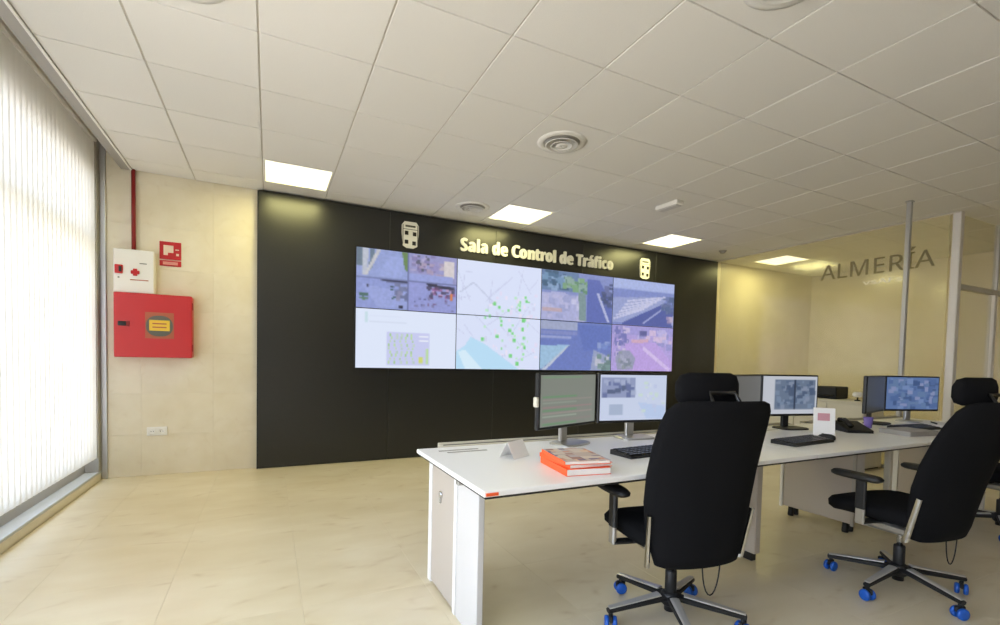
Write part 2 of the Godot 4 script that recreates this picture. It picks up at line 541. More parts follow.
# ------------------------------------------------------------------ furniture
func office_chair(label: String, pos: Vector3, turn: float, recline: float, base_turn: float) -> void:
	var t := thing("office_chair", label, "chair", pos, turn, "black office chairs with blue castors at the desks")
	# five-star base
	for k in 5:
		var a := deg_to_rad(base_turn + 72.0 * k)
		var d := Vector3(sin(a), 0, cos(a))
		var arm := join([[bar(d * 0.03 + Vector3(0, .115, 0), d * 0.32 + Vector3(0, .082, 0), .05, .03, .03, .022), Vector3.ZERO]])
		var leg := part(t, "base_arm", arm, M.black)
		part(leg, "chrome_cap", bar(d * 0.06 + Vector3(0, .131, 0), d * 0.315 + Vector3(0, .097, 0), .040, .010, .026, .008), M.polished)
		var c := part(t, "castor", join([[lathe([Vector2(.009, .05), Vector2(.009, .08)], 10), Vector3.ZERO], [cbox(.016, .03, .05, .006), Vector3(0, .048, 0)]]), M.black, d * 0.305, Vector3(0, base_turn * 2 + 77 * k, 0))
		for s in [-1, 1]:
			part(c, "wheel", lathe([Vector2(.012, -.009), Vector2(.025, -.009), Vector2(.0285, -.004), Vector2(.0285, .004), Vector2(.025, .009), Vector2(.012, .009)], 20), M.blue, Vector3(s * .0175, .0285, .0), Vector3(0, 0, 90))
	part(t, "hub", lathe([Vector2(.03, .075), Vector2(.042, .085), Vector2(.042, .13), Vector2(.03, .14)], 20), M.black)
	part(t, "gas_lift", lathe([Vector2(.026, .05), Vector2(.026, .235), Vector2(.024, .24)], 18), M.black)
	part(t, "lift_rod", lathe([Vector2(.014, .235), Vector2(.014, .36)], 14), M.chrome)
	part(t, "mechanism", join([[cbox(.26, .05, .26, .014), Vector3(0, .352, .02)], [cbox(.10, .03, .12, .01), Vector3(0, .385, .17)]]), M.satin)
	part(t, "lever", tube([Vector3(.08, .37, -.03), Vector3(.2, .375, -.04), Vector3(.25, .37, -.04)], .006), M.black)
	# seat
	var rings := []
	for q in [[.395, .19, .19], [.405, .225, .225], [.43, .25, .245], [.46, .252, .248], [.478, .235, .235], [.485, .19, .2]]:
		var r := sring(q[1], q[2], q[0], 32, 4.2, 0.0, -.04)
		for i in r.size():
			var v: Vector3 = r[i]
			v.y -= maxf(0.0, -v.z - .16) * .22
			r[i] = v
		rings.append(r)
	part(t, "seat", loft(rings), M.black_fabric)
	# backrest: stacked sections, curved round the sitter, leaning back
	rings = []
	var lean := tan(deg_to_rad(recline))
	var rows := [[.34, .170, .016], [.352, .205, .034], [.40, .220, .042], [.50, .248, .046], [.62, .262, .048], [.74, .266, .048], [.86, .264, .046], [.95, .258, .042], [1.01, .248, .036], [1.042, .225, .026], [1.054, .185, .012]]
	for q in rows:
		var hh: float = q[0] - .36
		var zc := .205 + hh * lean + .035 * sin(clampf(hh / .7, 0, 1) * PI) * -1.0
		var r := sring(q[1], q[2], q[0], 36, 3.0, 0.0, zc)
		for i in r.size():
			var v: Vector3 = r[i]
			v.z -= 0.85 * v.x * v.x
			r[i] = v
		rings.append(r)
	part(t, "backrest", loft(rings), M.black_fabric)
	# chrome uprights on either side of the lower back
	for s in [-1, 1]:
		var zz := .135
		part(t, "back_upright", join([[bar(Vector3(s * .236, .345, zz + .02), Vector3(s * .256, .575, zz + .02 + .2 * lean), .022, .03, .018, .024), Vector3.ZERO]]), M.chrome)
	# headrest on a bracket
	var hz := .10 + .73 * lean
	var hr := []
	for q in [[1.03, .11, .016], [1.042, .14, .03], [1.07, .15, .036], [1.12, .15, .034], [1.152, .135, .026], [1.164, .10, .01]]:
		var r := sring(q[1], q[2], q[0], 28, 3.2, 0.0, hz - .02)
		for i in r.size():
			var v: Vector3 = r[i]
			v.z -= 1.2 * v.x * v.x
			r[i] = v
		hr.append(r)
	part(t, "headrest", loft(hr), M.black_fabric)
	part(t, "headrest_bracket", join([[tube([Vector3(-.06, 1.0, hz + .09), Vector3(-.065, 1.045, hz + .07), Vector3(-.06, 1.085, hz + .04), Vector3(.06, 1.085, hz + .04), Vector3(.065, 1.045, hz + .07), Vector3(.06, 1.0, hz + .09)], .009), Vector3.ZERO]]), M.black_gloss)
	# armrests
	for s in [-1, 1]:
		var ar := part(t, "armrest", join([[bar(Vector3(s * .12, .385, -.02), Vector3(s * .30, .39, -.02), .05, .02, .05, .02), Vector3.ZERO], [cbox(.024, .16, .05, .008), Vector3(s * .30, .535, -.02)]]), M.black)
		part(ar, "arm_post", cbox(.02, .09, .045, .006), M.satin, Vector3(s * .30, .425, -.02))
		part(ar, "arm_pad", loft([sring(.03, .11, .612, 24, 3.0), sring(.042, .125, .62, 24, 3.0), sring(.044, .127, .632, 24, 3.0), sring(.034, .115, .643, 24, 3.0)]), M.black, Vector3(s * .295, 0, -.05))
	# loop of cable hanging under the back
	var loop := []
	for k in 13:
		var a := PI * k / 12.0
		loop.append(Vector3(.05 - .045 * cos(a), .36 - .15 * sin(a), .2))
	part(t, "cable_loop", tube(loop, .003, 6), M.black)

func monitor(label: String, a: Vector2, b: Vector2, pic: StandardMaterial3D, mast_mat: Material, bezel_mat: Material, clip := false) -> void:
	# a and b: left and right edge on plan (x, z), seen from the sitter
	var mid := (a + b) / 2.0
	var w := a.distance_to(b)
	var yaw := rad_to_deg(atan2(-(b.y - a.y), b.x - a.x))
	var t := thing("monitor", label, "monitor", Vector3(mid.x, TOP, mid.y), yaw, "desk monitors")
	var lo := .815 - TOP
	var hi := 1.132 - TOP
	part(t, "housing", cbox(w, hi - lo, .03, .006), bezel_mat, Vector3(0, (lo + hi) / 2, -.018))
	part(t, "back_bulge", loft([rect_ring(w * .33, .13, 0), rect_ring(w * .25, .1, .03)], false), M.bezel, Vector3(0, (lo + hi) / 2, -.032), Vector3(-90, 0, 0))
	var q := QuadMesh.new()
	q.size = Vector2(w - .03, hi - lo - .03)
	part(t, "screen", q, pic, Vector3(0, (lo + hi) / 2 + .003, -.0022))
	part(t, "stand_column", cbox(.06, .22, .025, .005), mast_mat, Vector3(0, .115, -.046))
	part(t, "stand_foot", loft([sring(.12, .085, .0, 28, 4.0), sring(.12, .085, .008, 28, 4.0), sring(.112, .078, .012, 28, 4.0)], false), mast_mat, Vector3(0, 0, .01))
	if clip:
		part(t, "side_clip", cbox(.02, .055, .03, .004), M.beige_metal, Vector3(-w / 2 - .011, (lo + hi) / 2, -.01))

func keyboard(label: String, pos: Vector3, turn: float) -> void:
	var t := thing("keyboard", label, "keyboard", pos, turn, "black keyboards on the desks")
	part(t, "body", prism([Vector2(-.075, 0), Vector2(.075, 0), Vector2(.075, .012), Vector2(-.07, .026), Vector2(-.075, .022)], .44), M.black, Vector3(-.22, 0, 0), Vector3(0, 90, 0)).rotation_degrees = Vector3(0, -90, 0)
	var body: MeshInstance3D = t.get_child(0)
	body.position = Vector3(.22, 0, 0)
	var kl := []
	for r in 5:
		for c in 15:
			kl.append([loft([rect_ring(.0125, .0112, 0), rect_ring(.010, .009, .006)], false), at(Vector3(-.2 + c * .0285, .0245 - .0023 * r, -.052 + r * .026))])
	var keys := part(t, "keys", join(kl), M.black_gloss)
	keys.set_meta("kind", "stuff")

const TOP := 0.72   # height of the desk tops

func desk(label: String, x0: float, x1: float, slot_x: float) -> Node3D:
	var t := thing("desk", label, "desk", Vector3(x0, 0, 0), 0, "white desks in a row")
	var w := x1 - x0
	var zb := -2.42
	var zf := -1.55
	# white top, thin, with a dark edge band under the front
	part(t, "desktop", cbox(w - .004, .022, zf - zb, .003), M.desk_top, Vector3(w / 2, TOP - .011, (zf + zb) / 2))
	part(t, "edge_band", cbox(w - .02, .010, zf - zb - .016, .002), M.desk_edge, Vector3(w / 2, TOP - .0272, (zf + zb) / 2))
	# rail with a cable channel behind
	var rl := part(t, "tool_rail", join([[cbox(w - .16, .012, .05, .002), Vector3(w / 2 + .06, TOP - .002, zb - .03)], [cbox(w - .16, .05, .012, .002), Vector3(w / 2 + .06, TOP - .02, zb - .062)], [cbox(w - .16, .016, .012, .002), Vector3(w / 2 + .06, TOP + .006, zb - .062)]]), M.beige_metal)
	part(rl, "rail_groove", cbox(w - .2, .004, .008, .001), M.desk_dark, Vector3(w / 2 + .06, TOP + .0055, zb - .03))
	for i in 2:
		part(t, "cable_slot", cbox(.22, .003, .016, .001), M.frame_grey, Vector3(slot_x + i * .03, TOP + .001, zb + .10 + i * .05))
	part(t, "beam", cbox(w - .1, .05, .03, .004), M.satin, Vector3(w / 2, .665, -1.95))
	return t

func panel_leg(t: Node3D, dx: float, with_lock: bool) -> void:
	# slab leg of two upright boards between white posts, seen from its side
	var zb := -2.46
	var zf := -1.79
	var leg := part(t, "slab_leg", cbox(.03, .64, .012, .003), M.white, Vector3(dx, .375, zb + .006))
	var m1: Material = M.desk_door
	var m2: Material = M.desk_panel
	part(leg, "post", cbox(.036, .69, .045, .003), M.white, Vector3(0, -.03, .025))
	part(leg, "post", cbox(.036, .69, .03, .003), M.white, Vector3(0, -.03, .40))
	var door := part(leg, "door", cbox(.028, .66, .33, .002), m1, Vector3(0, -.03, .215))
	part(leg, "side_board", cbox(.03, .69, .245, .003), m2, Vector3(0, -.03, .545))
	if with_lock:
		part(leg, "lock", join([[lathe([Vector2(.016, 0), Vector2(.018, .004), Vector2(.014, .010), Vector2(.005, .011)], 16), at(Vector3(-.014, .14, .20), 0, 0, 90)], [cbox(.012, .05, .012, .003), Vector3(-.02, .12, .20)]]), M.chrome)

func ceiling_light(label: String, x: float, z: float, energy: float) -> void:
	var t := thing("ceiling_light", label, "ceiling light", Vector3(x, CH, z), 0, "square ceiling light panels")
	var f := []
	for s in [-1, 1]:
		f.append([cbox(.594, .03, .022, .003), Vector3(0, .012, s * .286)])
		f.append([cbox(.022, .03, .55, .003), Vector3(s * .286, .012, 0)])
	part(t, "frame", join(f), M.white_matt)
	part(t, "diffuser", cbox(.552, .008, .552, .002), M.lamp, Vector3(0, .012, 0))
	part(t, "housing", cbox(.58, .04, .58, .004), M.white_matt, Vector3(0, .046, 0))
	var l := AreaLight3D.new()
	l.name = "panel_light"
	l.area_size = Vector2(.54, .54)
	l.light_color = Color(1.0, 0.965, 0.63)
	l.light_energy = energy
	l.area_range = 14.0
	l.area_attenuation = 2.0
	l.shadow_enabled = true
	t.add_child(l)
	l.position = Vector3(0, .004, 0)
	l.rotation_degrees.x = -90

const CH := 2.9

func air_diffuser(label: String, x: float, z: float) -> void:
	var t := thing("air_diffuser", label, "air vent", Vector3(x, CH, z), 0, "round ceiling air diffusers")
	part(t, "outer_ring", lathe([Vector2(.19, 0.0), Vector2(.19, -.006), Vector2(.15, -.012), Vector2(.142, -.008), Vector2(.142, 0.0)], 40), M.tile[1])
	part(t, "throat", lathe([Vector2(.141, -.001), Vector2(.141, -.004), Vector2(.001, -.004), Vector2(.001, -.001)], 40), M.frame_grey)
	part(t, "cone", lathe([Vector2(.13, -.026), Vector2(.128, -.03), Vector2(.092, -.014), Vector2(.094, -.010)], 40), M.tile[0])
	part(t, "cone", lathe([Vector2(.088, -.03), Vector2(.086, -.034), Vector2(.05, -.016), Vector2(.052, -.012)], 40), M.tile[0])
	part(t, "centre_plate", lathe([Vector2(.046, -.026), Vector2(.044, -.032), Vector2(.001, -.034), Vector2(.001, -.014), Vector2(.02, -.014)], 32), M.tile[0])

func text_letters(t: Node3D, words: Array, font: Font, cap: float, total: float, depth: float, m: Material, grow := 0.0) -> void:
	# one mesh per letter, laid out with the font's own spacing and fitted to the width; a full string in words[0]
	var s: String = words[0]
	var fs := 64
	var full := font.get_string_size(s, HORIZONTAL_ALIGNMENT_LEFT, -1, fs).x
	var k := cap / (fs * 0.714)
	var sx := total / (full * k)
	for i in s.length():
		if s[i] == " ": continue
		var before := font.get_string_size(s.substr(0, i), HORIZONTAL_ALIGNMENT_LEFT, -1, fs).x
		var tm := TextMesh.new()
		tm.text = s[i]
		tm.font = font
		tm.font_size = fs
		tm.pixel_size = k
		tm.depth = depth
		tm.horizontal_alignment = HORIZONTAL_ALIGNMENT_LEFT
		tm.vertical_alignment = VERTICAL_ALIGNMENT_BOTTOM
		var shape: Mesh = tm
		if grow > 0.0:
			var l := []
			for q in [[-1, 0], [1, 0], [0, 1], [0, -1]]: l.append([tm, Vector3(q[0] * grow, q[1] * grow * .5, .0006 * l.size())])
			shape = join(l)
		var o := part(t, "letter", shape, m, Vector3(before * k * sx, 0, 0))
		o.scale.x = sx

# ------------------------------------------------------------------ the scene
func _ready() -> void:
	# camera: 17 mm-like lens, shifted up, turned 26 degrees to the right of the screen wall
	var cam := Camera3D.new()
	cam.name = "camera"
	add_child(cam)
	var F := 474.734
	cam.projection = Camera3D.PROJECTION_FRUSTUM
	cam.near = 0.05
	cam.far = 200.0
	cam.size = 625.0 / F * cam.near
	cam.frustum_offset = Vector2(0, (376.675 - 312.5) / F * cam.near)
	var yaw := -0.453892
	var pitch := -0.036065
	var roll := 0.02194
	cam.basis = Basis(Vector3.UP, yaw) * Basis(Vector3.RIGHT, pitch) * Basis(Vector3.BACK, roll)
	cam.position = Vector3(0, 1.2, 0)
	cam.current = true

	var env := Environment.new()
	env.background_mode = Environment.BG_SKY
	var sm := ProceduralSkyMaterial.new()
	sm.sky_top_color = rgb(186, 203, 228)
	sm.sky_horizon_color = rgb(236, 240, 246)
	sm.ground_horizon_color = rgb(213, 209, 203)
	sm.ground_bottom_color = rgb(190, 186, 180)
	sm.sky_energy_multiplier = 2.65
	sm.ground_energy_multiplier = 2.75
	var sky := Sky.new()
	sky.sky_material = sm
	env.sky = sky
	env.tonemap_mode = Environment.TONE_MAPPER_LINEAR
	env.tonemap_exposure = 1.0
	env.sdfgi_enabled = true
	env.ssao_enabled = true
	env.ssil_enabled = true
	var we := WorldEnvironment.new()
	we.name = "environment"
	we.environment = env
	add_child(we)

	make_materials()
	build_shell()
	build_window()
	build_video_wall()
	build_fire_corner()
	build_ceiling_fittings()
	build_partition()
	build_desks()

const XL := -1.40   # room side of the window ledge
const XG := 6.67    # glass partition
const XR := 9.3
const ZB := -5.6    # stone wall behind
const ZP := -5.53   # face of the dark cladding
const ZR := 2.6

func slabs(parent: Node, axis: String, lo: Vector2, hi: Vector2, step: Vector2, at_c: float, thick: float, mats: Array, sd: int, off := Vector2.ZERO) -> void:
	# stone slabs with tight recessed joints; axis "y" floor, "z" wall
	var rng := RandomNumberGenerator.new()
	rng.seed = sd
	var cache := {}
	var gap := .0006
	var u := lo.x + (off.x - step.x if off.x > 0 else 0.0)
	while u < hi.x - .01:
		var v := lo.y + (off.y - step.y if off.y > 0 else 0.0)
		while v < hi.y - .01:
			var a := Vector2(maxf(u, lo.x), maxf(v, lo.y))
			var b := Vector2(minf(u + step.x, hi.x), minf(v + step.y, hi.y))
			if b.x - a.x > .01 and b.y - a.y > .01:
				var s := b - a
				var key := "%.3f_%.3f" % [s.x, s.y]
				if not cache.has(key):
					cache[key] = loft([rect_ring(s.x / 2 - gap / 2, s.y / 2 - gap / 2, -thick), rect_ring(s.x / 2 - gap / 2, s.y / 2 - gap / 2, -.0004), rect_ring(s.x / 2 - gap / 2 - .0004, s.y / 2 - gap / 2 - .0004, 0)], false)
				var c := (a + b) / 2
				var m: Material = mats[rng.randi() % mats.size()]
				if axis == "y":
					part(parent, "slab", cache[key], m, Vector3(c.x, at_c, c.y))
				else:
					part(parent, "slab", cache[key], m, Vector3(c.x, c.y, at_c), Vector3(90, 0, 0))
			v += step.y
		u += step.x

func build_shell() -> void:
	var fl := struct("floor")
	block(fl, "screed", Vector3(-1.8, -.12, ZB - .2), Vector3(XR + .2, -.012, ZR + .2), M.joint)
	slabs(fl, "y", Vector2(XL, ZB), Vector2(XR, ZR), Vector2(.6, .6), 0.0, .012, M.floor, 3, Vector2(.35, .2))

	var wb := struct("wall_back")
	block(wb, "core", Vector3(-1.8, -.12, ZB - .2), Vector3(XR + .2, 3.3, ZB - .014), M.joint)
	slabs(wb, "z", Vector2(XL, 0), Vector2(-.08, 3.2), Vector2(.6, .4), ZB, .014, M.stone, 5, Vector2(.3, 0))
	slabs(wb, "z", Vector2(XG + .02, 0), Vector2(XR, 3.2), Vector2(.6, .6), ZB, .014, M.stone, 6)
	var wr := struct("wall_right")
	block(wr, "core", Vector3(XR, -.12, ZB - .2), Vector3(XR + .2, 3.3, ZR + .2), M.stone[2])
	var wf := struct("wall_front")
	block(wf, "core", Vector3(-1.8, -.12, ZR), Vector3(XR + .2, 3.3, ZR + .2), mat(rgb(158, 146, 126), .8))

	# suspended ceiling: lay-in tiles over exposed bars
	var ce := struct("ceiling")
	var x_edge := -1.155
	block(ce, "slab_above", Vector3(-1.8, 3.2, ZB - .2), Vector3(XR + .2, 3.35, ZR + .2), M.plaster)
	var xs := [x_edge]
	var x := -.655
	while x < XR - .05:
		xs.append(x)
		x += .6
	xs.append(XR)
	var zs := [ZB + .005]
	var z := -5.285
	while z < ZR - .05:
		zs.append(z)
		z += .6
	zs.append(ZR)
	var lights := [Vector2(.245, -4.985), Vector2(2.645, -4.985), Vector2(5.045, -4.985), Vector2(7.445, -4.985)]
	var cache := {}
	var rng := RandomNumberGenerator.new()
	rng.seed = 8
	for i in xs.size() - 1:
		for j in zs.size() - 1:
			var c := Vector2((xs[i] + xs[i + 1]) / 2.0, (zs[j] + zs[j + 1]) / 2.0)
			var skip := false
			for l in lights:
				if l.distance_to(c) < .1: skip = true
			if skip: continue
			var sx: float = xs[i + 1] - xs[i]
			var sz: float = zs[j + 1] - zs[j]
			var key := "%.3f_%.3f" % [sx, sz]
			if not cache.has(key):
				cache[key] = loft([rect_ring(sx / 2 - .007, sz / 2 - .005, 0), rect_ring(sx / 2 - .0045, sz / 2 - .0035, .004), rect_ring(sx / 2 - .0045, sz / 2 - .0035, .016)], false)
			var o := part(ce, "ceiling_tile", cache[key], M.tile[rng.randi() % 3], Vector3(c.x, CH + rng.randf_range(-.0006, .0006), c.y))
	for i in xs.size():
		block(ce, "grid_bar", Vector3(xs[i] - .012, CH + .008, zs[0]), Vector3(xs[i] + .012, CH + .03, ZR), M.gridbar, .001)
	for j in zs.size():
		block(ce, "grid_bar", Vector3(x_edge, CH + .0095, zs[j] - .012), Vector3(XR, CH + .028, zs[j] + .012), M.gridbar, .001)
	# metal edge of the ceiling beside the blind recess
	var tr := struct("trim_1")
	block(tr, "edge_profile", Vector3(-1.245, CH - .004, ZB + .01), Vector3(-1.158, CH + .05, ZR), M.trim_grey)
	block(tr, "lip", Vector3(-1.168, CH - .012, ZB + .01), Vector3(-1.150, CH - .003, ZR), M.white_matt, .002)
	block(tr, "upstand", Vector3(-1.235, CH + .05, ZB + .01), Vector3(-1.20, 3.2, ZR), M.plaster)

func build_window() -> void:
	var wl := struct("wall_left")
	block(wl, "plinth", Vector3(-1.75, -.12, ZB), Vector3(-1.41, .062, ZR), M.stone[1])
	block(wl, "lintel", Vector3(-1.75, 2.86, ZB), Vector3(-1.52, 3.2, ZR), M.plaster)
	block(wl, "pier", Vector3(-1.75, .062, 2.2), Vector3(-1.41, 3.2, ZR), M.plaster)
	block(wl, "pier", Vector3(-1.75, .062, ZB), Vector3(-1.60, 2.86, -5.52), M.plaster)
	var tr := struct("trim_2")
	block(tr, "ledge", Vector3(-1.52, .062, ZB), Vector3(XL, .084, 2.2), M.ledge_grey, .004)
	block(tr, "skirting", Vector3(-1.41, 0.0, ZB), Vector3(-1.403, .060, ZR), M.stone[0], .001)
	var wi := struct("window_1")
	var f: Material = M.frame_grey
	block(wi, "sill_rail", Vector3(-1.60, .084, -5.52), Vector3(-1.50, .26, 2.2), f)
	block(wi, "head_rail", Vector3(-1.60, 2.78, -5.52), Vector3(-1.52, 2.86, 2.2), f)
	block(wi, "transom", Vector3(-1.60, 2.15, -5.52), Vector3(-1.51, 2.24, 2.2), f)
	for z in [-5.49, -2.45, -.1, 2.17]:
		block(wi, "mullion", Vector3(-1.60, .26, z - .03), Vector3(-1.52, 2.78, z + .03), f)
	for k in 3:
		var a: float = [-5.46, -2.42, -.07][k]
		var b: float = [-2.48, -.13, 2.14][k]
		block(wi, "pane", Vector3(-1.566, .26, a), Vector3(-1.560, 2.15, b), M.window_glass, .0005)
		block(wi, "pane", Vector3(-1.566, 2.24, a), Vector3(-1.560, 2.78, b), M.window_glass, .0005)
	# end post where the window meets the stone wall
	var tp := struct("trim_3")
	block(tp, "end_post", Vector3(-1.52, .084, -5.60), Vector3(-1.40, 3.2, -5.50), M.frame_grey)
	block(tp, "end_strip", Vector3(-1.40, .0, -5.60), Vector3(-1.355, 3.2, -5.575), M.alu)
	# vertical blind
	var t := thing("vertical_blind", "long white vertical blind drawn across the window wall", "blind", Vector3(-1.418, .215, -3.95))
	part(t, "headrail", cbox(.05, .04, 3.1, .004), M.alu_light, Vector3(0, 2.875, 0))
	var slat := sheet([Vector2(0, -.049), Vector2(.0022, -.022), Vector2(.003, 0), Vector2(.0022, .022), Vector2(0, .049)], 2.85)
	var rng := RandomNumberGenerator.new()
	rng.seed = 21
	var zz := -1.505
	while zz < 1.5:
		part(t, "slat", slat, M.blind, Vector3(0, 0, zz), Vector3(0, -6.0 + rng.randf_range(-1.5, 1.5), 0))
		zz += .078

func crest_mesh() -> Array:
	# shield outline with a small crown on top
	var o := []
	for q in [[-.10, .02], [-.085, -.13], [-.04, -.155], [.04, -.155], [.085, -.13], [.10, .02], [.10, .11], [.07, .15], [-.07, .15], [-.10, .11]]:
		o.append(Vector2(q[0], q[1]))
	return o

func build_video_wall() -> void:
	var P := pictures()
	var wp := thing("feature_wall", "dark charcoal cladding wall that carries the big screens", "wall panel", Vector3(-.1, 0, ZP))
	var w := XG - .02 + .1
	# boards of the cladding
	var nb := 5
	var bw := w / nb
	for k in nb:
		part(wp, "board", cbox(bw - .0015, 2.86, .03, .002), M.panel, Vector3(bw * (k + .5), 1.435, -.0155))
	part(wp, "edge_trim", cbox(.012, 2.88, .066, .002), M.black, Vector3(-.004, 1.44, -.035))
	part(wp, "edge_trim", cbox(.012, 2.88, .066, .002), M.black, Vector3(w - .006, 1.44, -.035))
	part(wp, "head_trim", cbox(w, .02, .06, .002), M.black, Vector3(w / 2, 2.875, -.03))
	# eight displays, four by two
	var x0 := .866
	var dw := 1.195
	var dh := .675
	var spec := [
		["cameras", 0, 0, "wall display showing four bluish street camera views, above the chart page"],
		["chart", 0, 1, "wall display showing a white page with a green trace chart"],
		["map_upper", 1, 0, "upper wall display of the pale city map with green dots, under the sign lettering"],
		["map_lower", 1, 1, "lower wall display of the pale city map with the light blue sea"],
		["avenue", 2, 0, "wall display showing an avenue between green trees and a white building"],
		["roadway", 2, 1, "wall display showing a wide blue grey roadway with a pale kerb triangle"],
		["roofs", 3, 0, "wall display showing long pale roofs beside a dark road"],
		["square", 3, 1, "wall display showing a pinkish town square with a roundabout"],
	]
	for s in spec:
		var cx: float = x0 + dw * (s[1] + .5)
		var cy: float = 2.42 - dh * (s[2] + .5)
		var t := thing("wall_display", s[3], "display", Vector3(cx, cy, ZP + .002), 0, "displays of the video wall")
		part(t, "housing", cbox(dw - .001, dh - .001, .05, .003), M.bezel, Vector3(0, 0, .025))
		var q := QuadMesh.new()
		q.size = Vector2(dw - .009, dh - .009)
		part(t, "screen", q, screen_mat(P[s[0]], .98), Vector3(0, 0, .0505))
	# lettering
	var font := SystemFont.new()
	font.font_names = PackedStringArray(["Droid Sans"])
	font.font_weight = 700
	var sg := thing("sign_lettering", "cream raised letters reading Sala de Control de Tráfico above the screens", "sign", Vector3(2.11, 2.478, ZP + .012))
	text_letters(sg, ["Sala de Control de Tráfico"], font, .15, 2.36, .02, M.letter, .008)
	# two crests
	for k in 2:
		var cx: float = [1.484, 5.075][k]
		var cy: float = [2.634, 2.612][k]
		var c := thing("crest", ["pale city crest plate at the left end above the screens", "pale city crest plate beside the word Tráfico"][k], "emblem", Vector3(cx, cy, ZP + .001), 0, "crest plates on the dark wall")
		part(c, "plate", prism(crest_mesh(), .014), M.letter)
		part(c, "crown_band", cbox(.12, .022, .006, .002), M.grey_ring, Vector3(0, .098, .016))
		part(c, "border", join([[cbox(.008, .23, .006, .002), Vector3(-.088, 0, .015)], [cbox(.008, .23, .006, .002), Vector3(.088, 0, .015)], [cbox(.17, .006, .006, .002), Vector3(0, .062, .015)]]), M.grey_ring)
		for q in [[-.045, .018], [.05, .012], [-.045, -.085], [.045, -.095]]:
			part(c, "quarter", cbox(.042, .045, .006, .002), M.black, Vector3(q[0], q[1], .016))
	P_pages = P

var P_pages := {}

func build_fire_corner() -> void:
	# hose cabinet
	var t := thing("fire_hose_cabinet", "red fire hose cabinet with a round sticker window on the stone wall", "fire cabinet", Vector3(-.972, 1.145, ZB))
	part(t, "body", cbox(.60, .59, .12, .006), M.red, Vector3(0, .3, .06))
	var d := part(t, "door", cbox(.605, .595, .02, .006), M.red, Vector3(0, .3, .132))
	part(d, "sticker", cbox(.225, .245, .002, .0006), M.sticker, Vector3(.045, .005, .011))
	var ring := []
	part(d, "sticker_ring", loft([sring(.105, .098, 0, 32, 2.4), sring(.105, .098, .002, 32, 2.4)], false), M.grey_ring, Vector3(.045, .0, .0125), Vector3(90, 0, 0))
	part(d, "sticker_label", cbox(.16, .10, .002, .0006), M.yellow, Vector3(.045, .005, .0165))
	for k in 2:
		part(d, "label_line", cbox(.11, .012, .0012, .0004), M.sticker, Vector3(.045, .022 - .034 * k, .0180))
	var la := part(d, "latch", cbox(.062, .042, .014, .004), M.black, Vector3(-.24, .012, .014))
	part(la, "latch_tab", cbox(.022, .05, .012, .003), M.red_dark, Vector3(.044, 0, 0))
	for s in [-1, 1]:
		part(t, "hinge", cbox(.012, .07, .03, .003), M.red_dark, Vector3(.304, .3 + s * .2, .118))
	# white alarm box on top
	var a := thing("alarm_box", "white fire alarm box standing above the red cabinet", "alarm box", Vector3(-1.13, 1.742, ZB))
	part(a, "case", cbox(.31, .405, .10, .008), M.white, Vector3(0, .203, .05))
	var ind := part(a, "call_point", cbox(.06, .08, .016, .004), M.red, Vector3(-.112, .215, .106))
	part(ind, "dark_half", cbox(.022, .05, .004, .001), M.black, Vector3(.012, 0, .009))
	part(a, "red_button", join([[cbox(.066, .032, .012, .004), Vector3(0, 0, 0)], [cbox(.032, .066, .0121, .004), Vector3(0, 0, 0)]]), M.red_sign, Vector3(.01, .195, .105))
	part(a, "legend_line", cbox(.055, .008, .002, .0005), M.grey_ring, Vector3(.07, .28, .1005))
	part(a, "legend_line", cbox(.14, .009, .002, .0005), M.sticker, Vector3(.04, .125, .1005))
	part(a, "keyhole", cbox(.014, .014, .006, .002), M.grey_ring, Vector3(-.115, .14, .102))
	single("conduit_pipe", "thin dark red conduit pipe dropping from ceiling to the alarm box", "pipe", tube([Vector3(0, 2.145, 0), Vector3(0, 2.905, 0)], .017, 12), M.red_dark, Vector3(-1.145, 0, ZB + .03))
	# safety sign plates
	var s := thing("fire_sign", "small red square fire hose sign with a plate under it", "sign", Vector3(-.862, 2.015, ZB))
	part(s, "plate", cbox(.175, .17, .006, .001), M.red_sign, Vector3(0, .17, .004))
	part(s, "pictogram", join([[prism([Vector2(-.055, .05), Vector2(.025, .05), Vector2(.025, -.02), Vector2(-.02, -.02), Vector2(-.02, -.045), Vector2(-.055, -.045)], .0015), Vector3.ZERO], [cbox(.03, .010, .0015, .0004), Vector3(.055, .012, .001)], [cbox(.022, .022, .0015, .0004), Vector3(.058, -.035, .0012)]]), M.sticker.duplicate(), Vector3(0, .17, .0072))
	(s.get_child(1) as MeshInstance3D).material_override = mat(rgb(236, 214, 196), .6)
	part(s, "text_plate", cbox(.175, .055, .006, .001), M.red_sign, Vector3(0, .048, .004))
	part(s, "text_strip", cbox(.12, .028, .002, .0005), mat(rgb(222, 150, 140), .6), Vector3(0, .048, .0075))
	# socket
	var k := thing("wall_socket", "white double wall socket low on the stone wall", "socket", Vector3(-.973, .43, ZB))
	part(k, "plate", cbox(.165, .085, .014, .004), M.white, Vector3(0, 0, .008))
	for q in [-1, 1]:
		var f := part(k, "socket_face", lathe([Vector2(.03, 0), Vector2(.03, .004), Vector2(.024, .004), Vector2(.022, .001), Vector2(.001, .001)], 20), M.white_matt, Vector3(q * .038, 0, .0152), Vector3(90, 0, 0))
		for h in [-1, 1]:
			part(f, "pin_hole", cbox(.007, .002, .007, .0005), M.grey_ring, Vector3(h * .0095, .0022, 0))

